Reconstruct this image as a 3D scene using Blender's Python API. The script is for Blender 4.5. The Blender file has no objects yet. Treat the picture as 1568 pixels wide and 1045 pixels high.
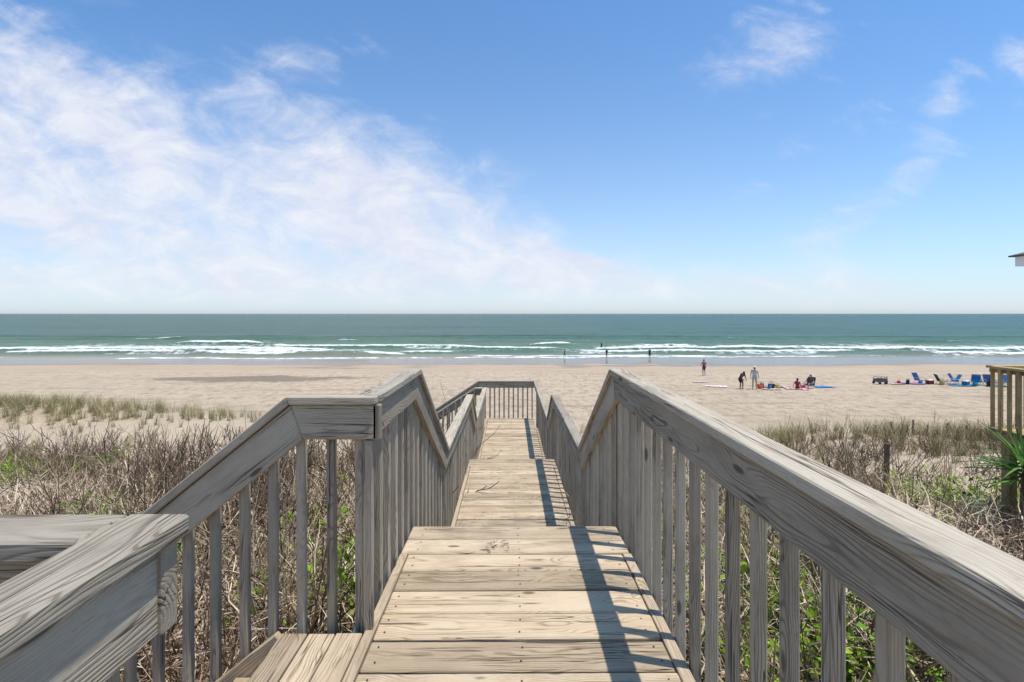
import bpy, bmesh, math, random
import numpy as np
from mathutils import Vector, Matrix
random.seed(7); RNG=np.random.default_rng(11)
S=bpy.context.scene
F=697.0
# ------------------------------------------------------------------ helpers
def link(o):
    S.collection.objects.link(o); return o
def new_mesh_obj(name,verts,faces,mats=(),smooth=False,attrs=None,matidx=None,parent=None):
    me=bpy.data.meshes.new(name+"_mesh")
    me.from_pydata([tuple(v) for v in verts] if not isinstance(verts,np.ndarray) else verts.tolist(),[],
                   faces.tolist() if isinstance(faces,np.ndarray) else faces)
    if attrs:
        for k,(typ,data) in attrs.items():
            a=me.attributes.new(k,typ,'POINT')
            d=np.asarray(data,dtype=np.float32)
            if typ=='FLOAT': a.data.foreach_set('value',d.ravel())
            elif typ=='FLOAT_VECTOR': a.data.foreach_set('vector',d.ravel())
            elif typ=='FLOAT_COLOR': a.data.foreach_set('color',d.ravel())
    for m in mats: me.materials.append(m)
    if matidx is not None: me.polygons.foreach_set('material_index',np.asarray(matidx,dtype=np.int32))
    if smooth: me.polygons.foreach_set('use_smooth',[True]*len(me.polygons))
    me.update()
    o=link(bpy.data.objects.new(name,me))
    if parent: o.parent=parent
    return o
def _h(ix,iy,seed):
    n=(ix*374761393+iy*668265263+seed*982451653)&0xffffffff
    n=((n^(n>>13))*1274126177)&0xffffffff
    return ((n^(n>>16))&0xffff)/65535.0
def vnoise(x,y,seed=0):
    x=np.asarray(x,dtype=float);y=np.asarray(y,dtype=float)
    ix=np.floor(x).astype(np.int64);iy=np.floor(y).astype(np.int64)
    fx=x-ix;fy=y-iy;fx=fx*fx*(3-2*fx);fy=fy*fy*(3-2*fy)
    a=_h(ix,iy,seed);b=_h(ix+1,iy,seed);c=_h(ix,iy+1,seed);d=_h(ix+1,iy+1,seed)
    return (a*(1-fx)+b*fx)*(1-fy)+(c*(1-fx)+d*fx)*fy
def fbm(x,y,seed=0,o=4):
    r=0;a=.5;t=0
    for i in range(o):
        r=r+a*vnoise(x*2**i+i*17.3,y*2**i-i*9.1,seed+i);t+=a;a*=.5
    return r/t
def sstep(a,b,x):
    t=np.clip((np.asarray(x,dtype=float)-a)/(b-a),0,1);return t*t*(3-2*t)
# ------------------------------------------------------------------ terrain fn
PY=[-60,-3,0,4,8,12,15,20,25,35,45,55,70,80,110,200,400]
PZ=[-2.6,-2.5,-2.5,-2.8,-3.3,-3.85,-4.55,-5.2,-5.42,-5.85,-6.45,-6.9,-7.25,-7.55,-8.6,-11,-14]
def ground(x,y):
    x=np.asarray(x,dtype=float);y=np.asarray(y,dtype=float)
    yy=y+ (fbm(x*.07,y*.0+3,5)-.5)*5*sstep(9,16,y)*(1-sstep(24,34,y))
    z=np.interp(yy,PY,PZ)
    dune=1-sstep(15,22,y)
    z=z+dune*((fbm(x*.35,y*.35,1)-.5)*.8*sstep(1.2,4,np.abs(x))+(fbm(x*1.6,y*1.6,2)-.5)*.22)
    z=z+.95*np.exp(-(((x+24)/7.5)**2+((y-22)/2.6)**2))*(.8+.4*fbm(x*.5,y*.5,9))
    z=z+.5*np.exp(-(((x+13)/4)**2+((y-19)/2.2)**2))
    z=z+.5*np.exp(-(((x-14)/7)**2+((y-15.5)/2.0)**2))
    z=z+(1-dune)*(fbm(x*.25,y*.25,3)-.5)*.16*(1-sstep(60,74,y))
    z=z+(1-sstep(50,66,y))*(fbm(x*1.5,y*1.5,4)-.5)*.11
    return z
def gz(x,y): return float(ground(np.array([x]),np.array([y]))[0])
def vegd(x,y):
    n=fbm(x*.3,y*.3,21)
    d=(1-sstep(11.5,15.5,y+ (fbm(x*.2,0*y,33)-.5)*4))
    d=d*sstep(.30,.50,n+ .35*(1-sstep(5,9,y)))
    d=np.where((np.abs(x)>4)&(y>7.5),d*sstep(.46,.62,n),d)
    return d
# ------------------------------------------------------------------ node lib
class G:
    def __init__(s,nt): s.nt=nt; s.L=nt.links
    def n(s,t,**kw):
        nd=s.nt.nodes.new(t)
        for k,v in kw.items(): setattr(nd,k,v)
        return nd
    def put(s,sock,v):
        if hasattr(v,'is_output') : s.L.new(v,sock)
        else: sock.default_value=v
    def m(s,op,a,b=0.0,c=None,clamp=False):
        nd=s.n('ShaderNodeMath',operation=op,use_clamp=clamp)
        s.put(nd.inputs[0],a);s.put(nd.inputs[1],b)
        if c is not None:s.put(nd.inputs[2],c)
        return nd.outputs[0]
    def comb(s,x,y,z):
        nd=s.n('ShaderNodeCombineXYZ');s.put(nd.inputs[0],x);s.put(nd.inputs[1],y);s.put(nd.inputs[2],z);return nd.outputs[0]
    def sep(s,v):
        nd=s.n('ShaderNodeSeparateXYZ');s.put(nd.inputs[0],v);return nd.outputs
    def noise(s,v,scale,detail=3,rough=.5,dist=0.0,col=False):
        nd=s.n('ShaderNodeTexNoise');s.put(nd.inputs['Vector'],v);s.put(nd.inputs['Scale'],scale)
        nd.inputs['Detail'].default_value=detail;nd.inputs['Roughness'].default_value=rough;nd.inputs['Distortion'].default_value=dist
        return nd.outputs['Color' if col else 'Fac']
    def ss(s,a,b,x,lo=0.0,hi=1.0):
        nd=s.n('ShaderNodeMapRange',interpolation_type='SMOOTHSTEP')
        s.put(nd.inputs[0],x);nd.inputs[1].default_value=a;nd.inputs[2].default_value=b;nd.inputs[3].default_value=lo;nd.inputs[4].default_value=hi
        return nd.outputs[0]
    def mix(s,f,a,b,mode='MIX'):
        nd=s.n('ShaderNodeMix',data_type='RGBA',blend_type=mode)
        s.put(nd.inputs[0],f)
        for sock,v in((nd.inputs[6],a),(nd.inputs[7],b)):
            if isinstance(v,(tuple,list)): v=tuple(v)+((1.0,) if len(v)==3 else ())
            s.put(sock,v)
        return nd.outputs[2]
    def attr(s,name,out='Vector'):
        nd=s.n('ShaderNodeAttribute');nd.attribute_name=name;return nd.outputs[out]
    def bump(s,h,strength=.5,dist=.01,normal=None):
        nd=s.n('ShaderNodeBump');s.put(nd.inputs['Height'],h);nd.inputs['Strength'].default_value=strength;nd.inputs['Distance'].default_value=dist
        if normal is not None:s.L.new(normal,nd.inputs['Normal'])
        return nd.outputs[0]
def newmat(name):
    m=bpy.data.materials.new(name);m.use_nodes=True;nt=m.node_tree
    b=nt.nodes['Principled BSDF'];return m,G(nt),b
def plain(name,col,rough=.7,var=.12,scale=30,spec=.3,metal=0):
    m,g,b=newmat(name)
    tc=g.n('ShaderNodeTexCoord').outputs['Object']
    nz=g.noise(tc,scale,3)
    c1=tuple(c*(1-var) for c in col);c2=tuple(min(1,c*(1+var)) for c in col)
    g.put(b.inputs['Base Color'],g.mix(nz,c1,c2))
    b.inputs['Roughness'].default_value=rough;b.inputs['Specular IOR Level'].default_value=spec;b.inputs['Metallic'].default_value=metal
    return m
# ------------------------------------------------------------------ wood
def woodmat(name,light,mid,dark,crackc,warm):
    m,g,b=newmat(name)
    gc=g.attr('gc');rnd=g.attr('rnd','Fac')
    x,y,z=g.sep(gc)
    lowv=g.comb(g.m('MULTIPLY',x,1.1),g.m('MULTIPLY',y,5.0),g.m('MULTIPLY',z,5.0))
    n1=g.noise(lowv,1.0,3,.55)
    vor=g.n('ShaderNodeTexVoronoi');vor.inputs['Scale'].default_value=1.0;vor.inputs['Randomness'].default_value=1.0
    g.put(vor.inputs['Vector'],g.comb(g.m('MULTIPLY',x,2.8),g.m('MULTIPLY',y,9.0),g.m('MULTIPLY',z,9.0)))
    kd=vor.outputs['Distance']
    knot=g.ss(.14,.07,kd);kw=g.ss(.55,.0,kd)
    r=g.m('SQRT',g.m('ADD',g.m('MULTIPLY',y,y),g.m('MULTIPLY',z,z)))
    r=g.m('ADD',r,g.m('MULTIPLY',g.m('SUBTRACT',n1,.5),.07))
    r=g.m('ADD',r,g.m('MULTIPLY',kw,.026))
    wob=g.noise(g.comb(g.m('MULTIPLY',x,6.0),g.m('MULTIPLY',y,50.0),g.m('MULTIPLY',z,50.0)),1.0,2)
    ph=g.m('ADD',g.m('MULTIPLY',r,2*math.pi/.0085),g.m('MULTIPLY',wob,2.8))
    ring=g.m('ADD',g.m('MULTIPLY',g.m('SINE',ph),.5),.5)
    ring=g.m('POWER',ring,2.2)
    rg=g.ss(.3,.62,g.noise(g.comb(g.m('MULTIPLY',x,1.5),g.m('MULTIPLY',y,12.0),g.m('MULTIPLY',z,12.0)),1.0,2),.35,1.0)
    ring=g.m('MULTIPLY',ring,rg)
    fib=g.noise(g.comb(g.m('MULTIPLY',x,9.0),g.m('MULTIPLY',y,260.0),g.m('MULTIPLY',z,260.0)),1.0,3,.7)
    ck=g.noise(g.comb(g.m('MULTIPLY',x,.9),g.m('MULTIPLY',y,42.0),g.m('MULTIPLY',z,42.0)),1.0,2,.5)
    crack=g.ss(.018,.005,g.m('ABSOLUTE',g.m('SUBTRACT',ck,.52)))
    cgate=g.ss(.50,.57,g.noise(g.comb(g.m('MULTIPLY',x,1.5),g.m('MULTIPLY',y,12.0),g.m('MULTIPLY',z,12.0)),1.0,2))
    crack=g.m('MULTIPLY',crack,cgate)
    f=g.m('ADD',g.m('MULTIPLY',ring,.65),g.m('MULTIPLY',g.ss(.32,.68,fib),.45))
    c=g.mix(f,light,mid)
    stain=g.ss(.42,.72,g.noise(g.comb(g.m('MULTIPLY',x,3.0),g.m('MULTIPLY',y,7.0),g.m('MULTIPLY',z,7.0)),1.0,5,.68))
    c=g.mix(g.m('MULTIPLY',stain,.5),c,dark)
    c=g.mix(g.m('MULTIPLY',g.ss(.40,.95,ring),.55),c,dark)
    sp=g.ss(.58,.70,g.noise(g.comb(g.m('MULTIPLY',x,25.0),g.m('MULTIPLY',y,60.0),g.m('MULTIPLY',z,60.0)),1.0,3,.7))
    c=g.mix(g.m('MULTIPLY',sp,.35),c,dark)
    c=g.mix(g.m('MULTIPLY',rnd,.5),c,warm,)
    # weathered bleaching: lighter silver film in broad patches
    bl=g.ss(.45,.7,g.noise(g.comb(g.m('MULTIPLY',x,1.3),g.m('MULTIPLY',y,4.0),g.m('MULTIPLY',z,4.0)),1.0,4,.6))
    c=g.mix(g.m('MULTIPLY',bl,.35),c,tuple(k*.95 for k in light))
    c=g.mix(g.m('MULTIPLY',g.ss(.55,.95,ring),.35),c,dark)
    v=g.ss(0,1,g.m('FRACT',g.m('MULTIPLY',rnd,7.31)),.76,1.14)
    c=g.mix(1.0,c,g.comb(v,v,v),'MULTIPLY')
    c=g.mix(g.m('MULTIPLY',knot,.75),c,crackc)
    c=g.mix(g.m('MULTIPLY',crack,.8),c,crackc)
    g.put(b.inputs['Base Color'],c)
    b.inputs['Roughness'].default_value=.88;b.inputs['Specular IOR Level'].default_value=.15
    h=g.m('SUBTRACT',g.m('ADD',g.m('MULTIPLY',ring,-.5),g.m('MULTIPLY',fib,.7)),g.m('MULTIPLY',crack,2.4))
    g.put(b.inputs['Normal'],g.bump(h,.75,.0028))
    return m
M_deck=woodmat('weathered_deck_wood',(.60,.485,.345),(.40,.30,.195),(.235,.165,.10),(.06,.04,.025),(.49,.37,.235))
M_rail=woodmat('weathered_rail_wood',(.50,.44,.35),(.34,.29,.22),(.20,.16,.115),(.055,.04,.028),(.41,.335,.235))
M_nail=plain('rusty_screw',(.05,.035,.028),.6)
class Acc:
    def __init__(s): s.v=[];s.f=[];s.gc=[];s.r=[]
    def hexa(s,C,d,w,h,ch=.004,rnd=None):
        C=[Vector(c) for c in C]
        ce=sum(C,Vector())/8
        r=random.random() if rnd is None else rnd
        ox=random.uniform(0,40);py=random.uniform(-.05,.05);pz=random.uniform(.03,.10)*random.choice((-1,1))
        base=len(s.v);idx={}
        for i in range(8):
            dirs=[]
            for a in range(3):
                q=C[i^(1<<a)]-C[i]
                dirs.append(q.normalized())
            for a in range(3):
                P=C[i].copy()
                for b2 in range(3):
                    if b2!=a:P=P+dirs[b2]*ch
                idx[(i,a)]=len(s.v);s.v.append(tuple(P))
                q=P-ce
                s.gc.append((q.dot(d)+ox,q.dot(w)+py,q.dot(h)+pz));s.r.append(r)
        def addf(ids):
            pts=[Vector(s.v[k]) for k in ids]
            n=(pts[1]-pts[0]).cross(pts[2]-pts[0])
            mc=sum(pts,Vector())/len(pts)
            if n.dot(mc-ce)<0: ids=ids[::-1]
            s.f.append(ids)
        for a in range(3):
            o=[k for k in range(3) if k!=a]
            for sd in (0,1):
                b0=sd<<a
                cyc=[b0,b0|(1<<o[0]),b0|(1<<o[0])|(1<<o[1]),b0|(1<<o[1])]
                addf([idx[(k,a)] for k in cyc])
        for e in range(3):
            f_,g_=[k for k in range(3) if k!=e]
            for p in range(8):
                if not p&(1<<e):
                    q=p|(1<<e);addf([idx[(p,f_)],idx[(q,f_)],idx[(q,g_)],idx[(p,g_)]])
        for p in range(8): addf([idx[(p,0)],idx[(p,1)],idx[(p,2)]])
    def box(s,x0,x1,y0,y1,z0,z1,axis='x',ch=.004,jit=0,rnd=None):
        ax={'x':0,'y':1,'z':2}[axis]
        C=[]
        for i in range(8):
            C.append(Vector((x1 if i&1 else x0,y1 if i&2 else y0,z1 if i&4 else z0)))
        if jit:
            j=[random.uniform(-jit,jit) for _ in range(4)]
            for i in range(8): C[i].z+=j[i&3]
        E=[Vector((1,0,0)),Vector((0,1,0)),Vector((0,0,1))]
        d=E[ax];rest=[E[k] for k in range(3) if k!=ax]
        ext=[abs(x1-x0),abs(y1-y0),abs(z1-z0)];ro=[k for k in range(3) if k!=ax]
        if ext[ro[0]]<ext[ro[1]]: rest=rest[::-1]
        s.hexa(C,d,rest[0],rest[1],ch,rnd)
    def beam(s,p0,p1,w,h,up=(0,0,1),ch=.004):
        p0=Vector(p0);p1=Vector(p1);d=(p1-p0).normalized();up=Vector(up)
        sd=d.cross(up).normalized();u=sd.cross(d).normalized()
        C=[]
        for i in range(8):
            C.append((p1 if i&1 else p0)+sd*(w/2 if i&2 else -w/2)+u*(h/2 if i&4 else -h/2))
        s.hexa(C,d,sd,u,ch)
    def rail(s,path,mp,lat,off0,off1,ch=.004):
        n=[];P=[Vector(p) for p in path]
        for i in range(len(P)-1):
            t=(P[i+1]-P[i]).normalized();nn=Vector((t.y,-t.x))
            if nn.y>0: nn=-nn
            n.append(nn)
        mv=[]
        for i in range(len(P)):
            if i==0: mv.append(n[0])
            elif i==len(P)-1: mv.append(n[-1])
            else: mv.append((n[i-1]+n[i])/(1+n[i-1].dot(n[i])))
        for i in range(len(P)-1):
            a0=P[i]+mv[i]*off0;a1=P[i]+mv[i]*off1;b0=P[i+1]+mv[i+1]*off0;b1=P[i+1]+mv[i+1]*off1
            C=[]
            for k in range(8):
                q=(b0 if k&4 else b1) if k&1 else (a0 if k&4 else a1)
                C.append(mp(q.x,q.y,lat[1] if k&2 else lat[0]))
            d=(mp(b0.x,b0.y,0)-mp(a0.x,a0.y,0)).normalized()
            lw=(mp(0,0,1)-mp(0,0,0)).normalized();hh=d.cross(lw).normalized()
            if abs(lat[1]-lat[0])>abs(off1-off0): s.hexa(C,d,lw,hh,ch)
            else: s.hexa(C,d,hh,lw,ch)
    def obj(s,name,mat,parent=None):
        return new_mesh_obj(name,s.v,s.f,[mat],attrs={'gc':('FLOAT_VECTOR',s.gc),'rnd':('FLOAT',s.r)},parent=parent)
D1,D2,D3=-1.5,-2.46,-3.1
XL,XR=-.635,.70
YE=3.217;Y2a,Y2b=4.4,7.7;Y3a,Y3b=8.35,13.5
screws=[]
def deck(a,x0,x1,ys,ye,z,pitch=.188,wide_last=0):
    y=ye;k=0
    while y>ys+.02:
        w=pitch-random.uniform(.011,.018)
        e=.05 if k<wide_last else 0
        zz=z+random.uniform(-.002,.002)
        a.box(x0-e,x1+e,y-w,y,zz-.038,zz,'x',.007,.0026)
        for sx in (x0+.05,(x0+x1)/2+.02,x1-.05):
            for sy in (y-w*.25,y-w*.75):
                screws.append((sx+random.uniform(-.008,.008),sy+random.uniform(-.008,.008),zz+.0028))
        y-=pitch;k+=1
bw=Acc()
deck(bw,XL,XR,-1.6,YE,D1,wide_last=2)
deck(bw,XL,XR,Y2a,Y2b,D2,wide_last=2)
deck(bw,XL,XR,Y3a,Y3b,D3)
for (ya,yb,z) in ((-1.6,YE-.38,D1),(Y2a,Y2b-.38,D2),(Y3a,12.3,D3)):
    for (x0,x1) in ((XL-.05,XL-.004),(XR+.004,XR+.056)):
        bw.box(x0,x1,ya,yb,z-.19,z+.005,'y')
for (ya,yb,z) in ((YE-.378,YE-.01,D1),(Y2b-.378,Y2b-.01,D2)):
    for (x0,x1) in ((XL-.047,XL-.005),(XR+.005,XR+.05)): bw.box(x0,x1,ya,yb,z-.19,z-.041,'y')
for (ya,yb,z) in ((-1.6,YE,D1),(Y2a,Y2b,D2),(Y3a,Y3b,D3)):
    bw.box(XL,XR,yb-.05,yb-.012,z-.23,z-.041,'x')
    bw.box(.0,.04,ya,yb-.06,z-.2,z-.041,'y')
for y in (-1.2,1.0,2.9,4.7,7.4,8.7,11,13.2):
    z=D1 if y<3.3 else (D2 if y<8 else D3)
    for x in (XL+.05,XR-.05):
        g0=gz(x,y)-.3
        if z-.2>g0: bw.box(x-.045,x+.045,y-.045,y+.045,g0,z-.045 if y>0 else z-.2,'z')
bw.box(-1.04,XL-.052,.9,2.13,D1-.2,D1-.045,'y')
for i in range(3):
    x1=XL-.058-i*.129
    bw.box(x1-.121,x1,.9,2.14,D1-.038,D1+.001+random.uniform(-.002,.002),'y')
for i in range(2):
    x1=XL-.01-i*.155
    bw.box(x1-.15,x1,12.35,13.45,D3-.038,D3,'y')
bw.obj('wooden_boardwalk',M_deck)
sv=[];sf=[]
for (x,y,z) in screws:
    b=len(sv)
    for k in range(6): sv.append((x+.0048*math.cos(k*1.047),y+.0048*math.sin(k*1.047),z))
    sf.append([b+k for k in range(6)])
o=new_mesh_obj('deck_screws',sv,sf,[M_nail]);o.parent=bpy.data.objects['wooden_boardwalk']
def stairs(name,x0,x1,ytop,ztop,nr,rise,go):
    a=Acc()
    for i in range(1,nr):
        z=ztop-rise*i;y0=ytop+go*(i-1)
        for k in range(2):
            a.box(x0,x1,y0+k*go/2-.01,y0+(k+1)*go/2-.016,z-.038,z+random.uniform(-.001,.001),'x')
    for x in (x0-.042,x1+.004):
        a.beam((x+.019,ytop+.01,ztop-.17),(x+.019,ytop+go*nr-.05,ztop-.17-rise*nr+.06),.038,.24)
    return a.obj(name,M_deck)
stairs('wooden_stairs',XL,XR,YE,D1,5,.192,.29)
stairs('wooden_stairs',XL,XR,Y2b,D2,3,.2133,.28)
def stairs_x(name,y0,y1,xtop,ztop,nr,rise,go):
    a=Acc()
    for i in range(1,nr+1):
        z=ztop-rise*i;xx=xtop-go*(i-1)
        for k in range(2):
            a.box(xx-(k+1)*go/2+.005,xx-k*go/2-.001,y0,y1,z-.038,z+random.uniform(-.001,.001),'y')
    for y in (y0-.042,y1+.004):
        a.beam((xtop+.02,y+.019,ztop-.10),(xtop-go*nr,y+.019,ztop-.10-rise*nr),.038,.24)
    return a.obj(name,M_deck)
stairs_x('wooden_stairs',.9,2.13,-1.045,D1,6,.195,.24)
stairs_x('wooden_stairs',12.35,13.42,-.97,D3,7,.19,.28)
def interp(path,s):
    xs=[p[0] for p in path];zs=[p[1] for p in path]
    return float(np.interp(s,xs,zs))
def railing(name,path,floor,mp,cap,face,bal,s0,s1,sp=.165,ext=.2,skip=()):
    a=Acc()
    a.rail(path,mp,cap,0,.038,.005)
    a.rail(path,mp,face,.041,.205,.005)
    s=s0
    while s<s1:
        zt=interp(path,s)-.06;zb=interp(floor,s)-ext
        j=random.uniform(-.004,.004);tl=random.uniform(-.004,.004)
        w=.041
        C=[]
        for k in range(8):
            C.append(mp(s+j+(w if k&2 else 0)+(tl if k&1 else 0),(zt if k&1 else zb),bal[1] if k&4 else bal[0]))
        a.hexa(C,Vector((0,0,1)),(mp(1,0,0)-mp(0,0,0)).normalized(),(mp(0,0,1)-mp(0,0,0)).normalized(),.007)
        s+=sp
    return a
mpY=lambda s,z,l:Vector((l,s,z))
T1,T2,T3=-.39,-1.38,-2.0
pR=[(-1.8,T1),(YE,T1),(4.70,T2),(7.78,T2),(8.72,T3),(13.5,T3)]
fl=[(-1.8,D1),(YE,D1),(4.6,D2),(7.7,D2),(8.5,D3),(13.5,D3)]
a=railing('r',pR,fl,mpY,(.70,.815),(.725,.763),(.764,.805),-1.72,13.4)
a.box(.764,.86,YE-.02,YE+.07,D1-.5,T1-.045,'z')
a.obj('wooden_railing',M_rail)
pL=[(2.19,T1),(YE,T1),(4.70,T2),(7.78,T2),(8.72,T3),(12.35,T3)]
a=railing('l',pL,fl,mpY,(-.74,-.625),(-.688,-.65),(-.730,-.689),2.27,12.3)
a.obj('wooden_railing',M_rail)
mpX=lambda y:(lambda s,z,l:Vector((-s,y+l,z)))
pE=[(-.72,T3),(.95,T3),(3.0,T3-1.35)]
fE=[(-.72,D3),(.97,D3),(3.0,D3-1.37)]
a=railing('e',pE,fE,mpX(13.5),(-.02,.095),(0,.038),(.039,.08),-.68,2.95,.14)
a.obj('wooden_railing',M_rail)
pE2=[(.70,T3),(.95,T3),(3.0,T3-1.35)]
a=railing('e2',pE2,fE,mpX(12.31),(-.075,.04),(-.038,0),(-.08,-.039),.95,2.95,.165)
a.obj('wooden_railing',M_rail)
pS=[(.63,T1),(1.05,T1),(2.45,T1-1.135)]
fS=[(.625,D1),(1.05,D1),(2.45,D1-1.135)]
a=railing('s',pS,fS,mpX(2.15),(-.018,.038),(.0,.038),(.039,.08),.705,2.4,.139,.14)
a.box(-.688,-.651,2.152,2.188,D1-.15,T1-.21,'z')
a.box(-.648,-.612,2.15,2.186,T1-.205,T1-.041,'z')
a.obj('wooden_railing',M_rail)
pS2=[(.742,T1),(1.05,T1),(2.45,T1-1.135)]
a=railing('s2',pS2,fS,mpX(.88),(-.10,.012),(-.038,0),(-.08,-.039),1.05,2.4,.139,.14)
a.box(-.742,-.64,.842,.882,T1-.205,T1-.040,'x')
a.obj('wooden_railing',M_rail)
pN=[(-1.8,T1),(.893,T1)]
a=railing('n',pN,fl,mpY,(-.74,-.625),(-.688,-.65),(-.730,-.689),-1.7,.8)
ob=a.obj('wooden_railing',M_rail)
# ------------------------------------------------------------------ terrain
def axis(dense0,dense1,step,far,n):
    c=np.arange(dense0,dense1+1e-6,step)
    g=np.geomspace(step*1.5,far,n);right=dense1+g;left=dense0-g[::-1]
    return np.concatenate([left,c,right])
xs=axis(-22,22,.17,2500,60)
ys=np.concatenate([[-900,-400,-200,-100,-50,-25,-12,-7,-5],np.arange(-4,24,.17),np.arange(24,82,.5),np.geomspace(84,420,24)])
X,Y=np.meshgrid(xs,ys)
Z=ground(X,Y)
V=np.stack([X.ravel(),Y.ravel(),Z.ravel()],1)
nx,ny=len(xs),len(ys)
ii=(np.arange(ny-1)[:,None]*nx+np.arange(nx-1)[None,:]).ravel()
Fc=np.stack([ii,ii+1,ii+nx+1,ii+nx],1)
vg=vegd(V[:,0],V[:,1])
m,g,b=newmat('beach_sand')
pos=g.n('ShaderNodeNewGeometry').outputs['Position']
px,py,pz=g.sep(pos)
n_big=g.noise(pos,.12,4,.55);n_mid=g.noise(pos,1.1,4,.6);n_f=g.noise(pos,9,4,.65)
c=g.mix(n_mid,(.53,.415,.285),(.65,.52,.375))
c=g.mix(g.m('MULTIPLY',g.ss(.45,.65,n_big),.4),c,(.49,.385,.27))
c=g.mix(g.ss(.55,.8,n_f,0,.35),c,(.34,.25,.165))
tr=g.noise(g.comb(g.m('MULTIPLY',px,1.7),g.m('MULTIPLY',py,.8),0.0),1.0,5,.72)
gate=g.ss(18,26,py)
c=g.mix(g.m('MULTIPLY',g.m('MULTIPLY',g.ss(.47,.62,tr),.75),g.m('MULTIPLY',gate,g.ss(62,48,py))),c,(.36,.275,.19))
st=g.noise(g.comb(g.m('MULTIPLY',px,.05),g.m('MULTIPLY',py,.9),0.0),1.0,5,.65)
c=g.mix(g.m('MULTIPLY',g.m('MULTIPLY',g.ss(.50,.66,st),.6),gate),c,(.34,.255,.175))
ex=g.m('DIVIDE',g.m('ADD',px,25.0),11.0);ey=g.m('DIVIDE',g.m('SUBTRACT',py,45.0),3.4)
e=g.m('ADD',g.m('MULTIPLY',ex,ex),g.m('MULTIPLY',ey,ey))
e=g.m('ADD',e,g.m('MULTIPLY',g.m('SUBTRACT',g.noise(pos,.35,5,.7),.5),3.4))
damp=g.ss(1.2,.45,e)
c=g.mix(g.m('MULTIPLY',damp,.75),c,(.20,.155,.115))
wz=g.m('ADD',pz,g.m('MULTIPLY',g.m('SUBTRACT',g.noise(g.comb(g.m('MULTIPLY',px,.03),g.m('MULTIPLY',py,.2),0.0),1.0,3),.5),.5))
wet=g.ss(-6.70,-6.95,wz);wet2=g.ss(-7.02,-7.14,wz)
c=g.mix(g.m('MULTIPLY',wet,.6),c,(.32,.24,.165))
c=g.mix(wet2,c,(.17,.13,.095))
va=g.attr('veg','Fac')
lit=g.noise(pos,14,5,.7)
lc=g.mix(g.ss(.35,.65,lit),(.10,.072,.045),(.38,.28,.175))
vf=g.ss(.3,.75,g.m('ADD',va,g.m('MULTIPLY',g.m('SUBTRACT',n_mid,.5),.9)))
c=g.mix(g.m('MULTIPLY',vf,.8),c,lc)
g.put(b.inputs['Base Color'],c)
g.put(b.inputs['Roughness'],g.ss(0,1,wet2,.95,.2))
b.inputs['Specular IOR Level'].default_value=.25
dry=g.m('SUBTRACT',1.0,wet)
fp=g.noise(pos,2.2,5,.65)
h=g.m('MULTIPLY',g.m('ADD',g.m('MULTIPLY',fp,1.0),g.m('MULTIPLY',n_f,.25)),g.ss(0,1,dry,.04,1))
g.put(b.inputs['Normal'],g.bump(h,1.0,.38))
new_mesh_obj('ground',V,Fc,[m],True,attrs={'veg':('FLOAT',vg)})
# ------------------------------------------------------------------ sea
SL=-7.3
rows=np.concatenate([np.arange(64,150,.42),np.geomspace(150.6,26000,70)])
us=np.linspace(-1.9,1.9,700)
U,R=np.meshgrid(us,rows)
SX=U*R;SY=R.copy()
foam=np.zeros_like(SX);H=np.zeros_like(SX)
lines=[(90,0,-190,-30,1.0,11),(82,0,-190,-18,.85,6),(108,0,-84,-56,1.0,7),(122,0,-50,-38,.7,4),(98,-.11,-62,14,.8,4),(85,0,-60,12,.75,4),
 (107,0,3,17,1.05,8),(93,0,13,64,1.0,9),(84.5,0,8,80,.8,5),(90,0,55,200,1.0,12),(81,0,62,200,.8,5),(75.3,0,-200,200,.65,1.4),(78.6,0,-30,40,.75,2),(128,0,60,72,.5,3),(116,0,96,120,.8,4),(103,0,24,46,.6,3),(132,0,-110,-92,.5,3)]
for i,(y0,sl,xa,xb,s,w) in enumerate(lines):
    yc=y0+sl*(SX-(xa+xb)/2)+(fbm(SX*.045,SX*0+i,40+i,4)-.5)*9*min(1,w/3+.3)+(fbm(SX*.3,SX*0+i,60+i,3)-.5)*1.6
    ends=sstep(xa,xa+8,SX)*(1-sstep(xb-8,xb,SX)) if xb-xa>18 else sstep(xa,xa+5,SX)*(1-sstep(xb-5,xb,SX))
    gap=sstep(.32,.48,fbm(SX*.07,SX*0+i*3.1,80+i,3)) if s<.9 else 1
    d=SY-yc
    wn=w*(.4+1.2*fbm(SX*.12,SX*0+7,90+i,3))
    tr=np.where(d<0,np.exp(-(d/.5)**2),np.exp(-(d/wn)**1.2))
    foam=np.maximum(foam,tr*s*ends*gap)
    H+=ends*s*.65*np.exp(-((d-.6)/1.5)**2)*(1 if w>2.5 else .12)*(.5+1.0*fbm(SX*.1,SX*0+i,95+i,3))
foam=np.maximum(foam,.42*sstep(.5,.66,fbm(SX*.06,SY*.25,131,4))*sstep(76,80,SY)*(1-sstep(96,106,SY)))
far=sstep(96,135,SY)
sw=np.sin((SY+ (fbm(SX*.012,SY*.02,120,3)-.5)*26)/13*2*math.pi)
H+=far*(1-sstep(260,900,SY))*(.35*np.maximum(sw,-.3)*(.4+fbm(SX*.03,SY*.03,121,3)))
H+=(fbm(SX*.5,SY*.8,122,3)-.5)*.22*sstep(74,90,SY)*(1-sstep(200,500,SY))
SZ=SL+H*sstep(70,78,SY)
V=np.stack([SX.ravel(),SY.ravel(),SZ.ravel()],1)
nx,ny=len(us),len(rows)
ii=(np.arange(ny-1)[:,None]*nx+np.arange(nx-1)[None,:]).ravel()
Fc=np.stack([ii,ii+1,ii+nx+1,ii+nx],1)
m,g,b=newmat('ocean_water')
pos=g.n('ShaderNodeNewGeometry').outputs['Position'];px,py,pz=g.sep(pos)
fa=g.attr('foam','Fac')
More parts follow.
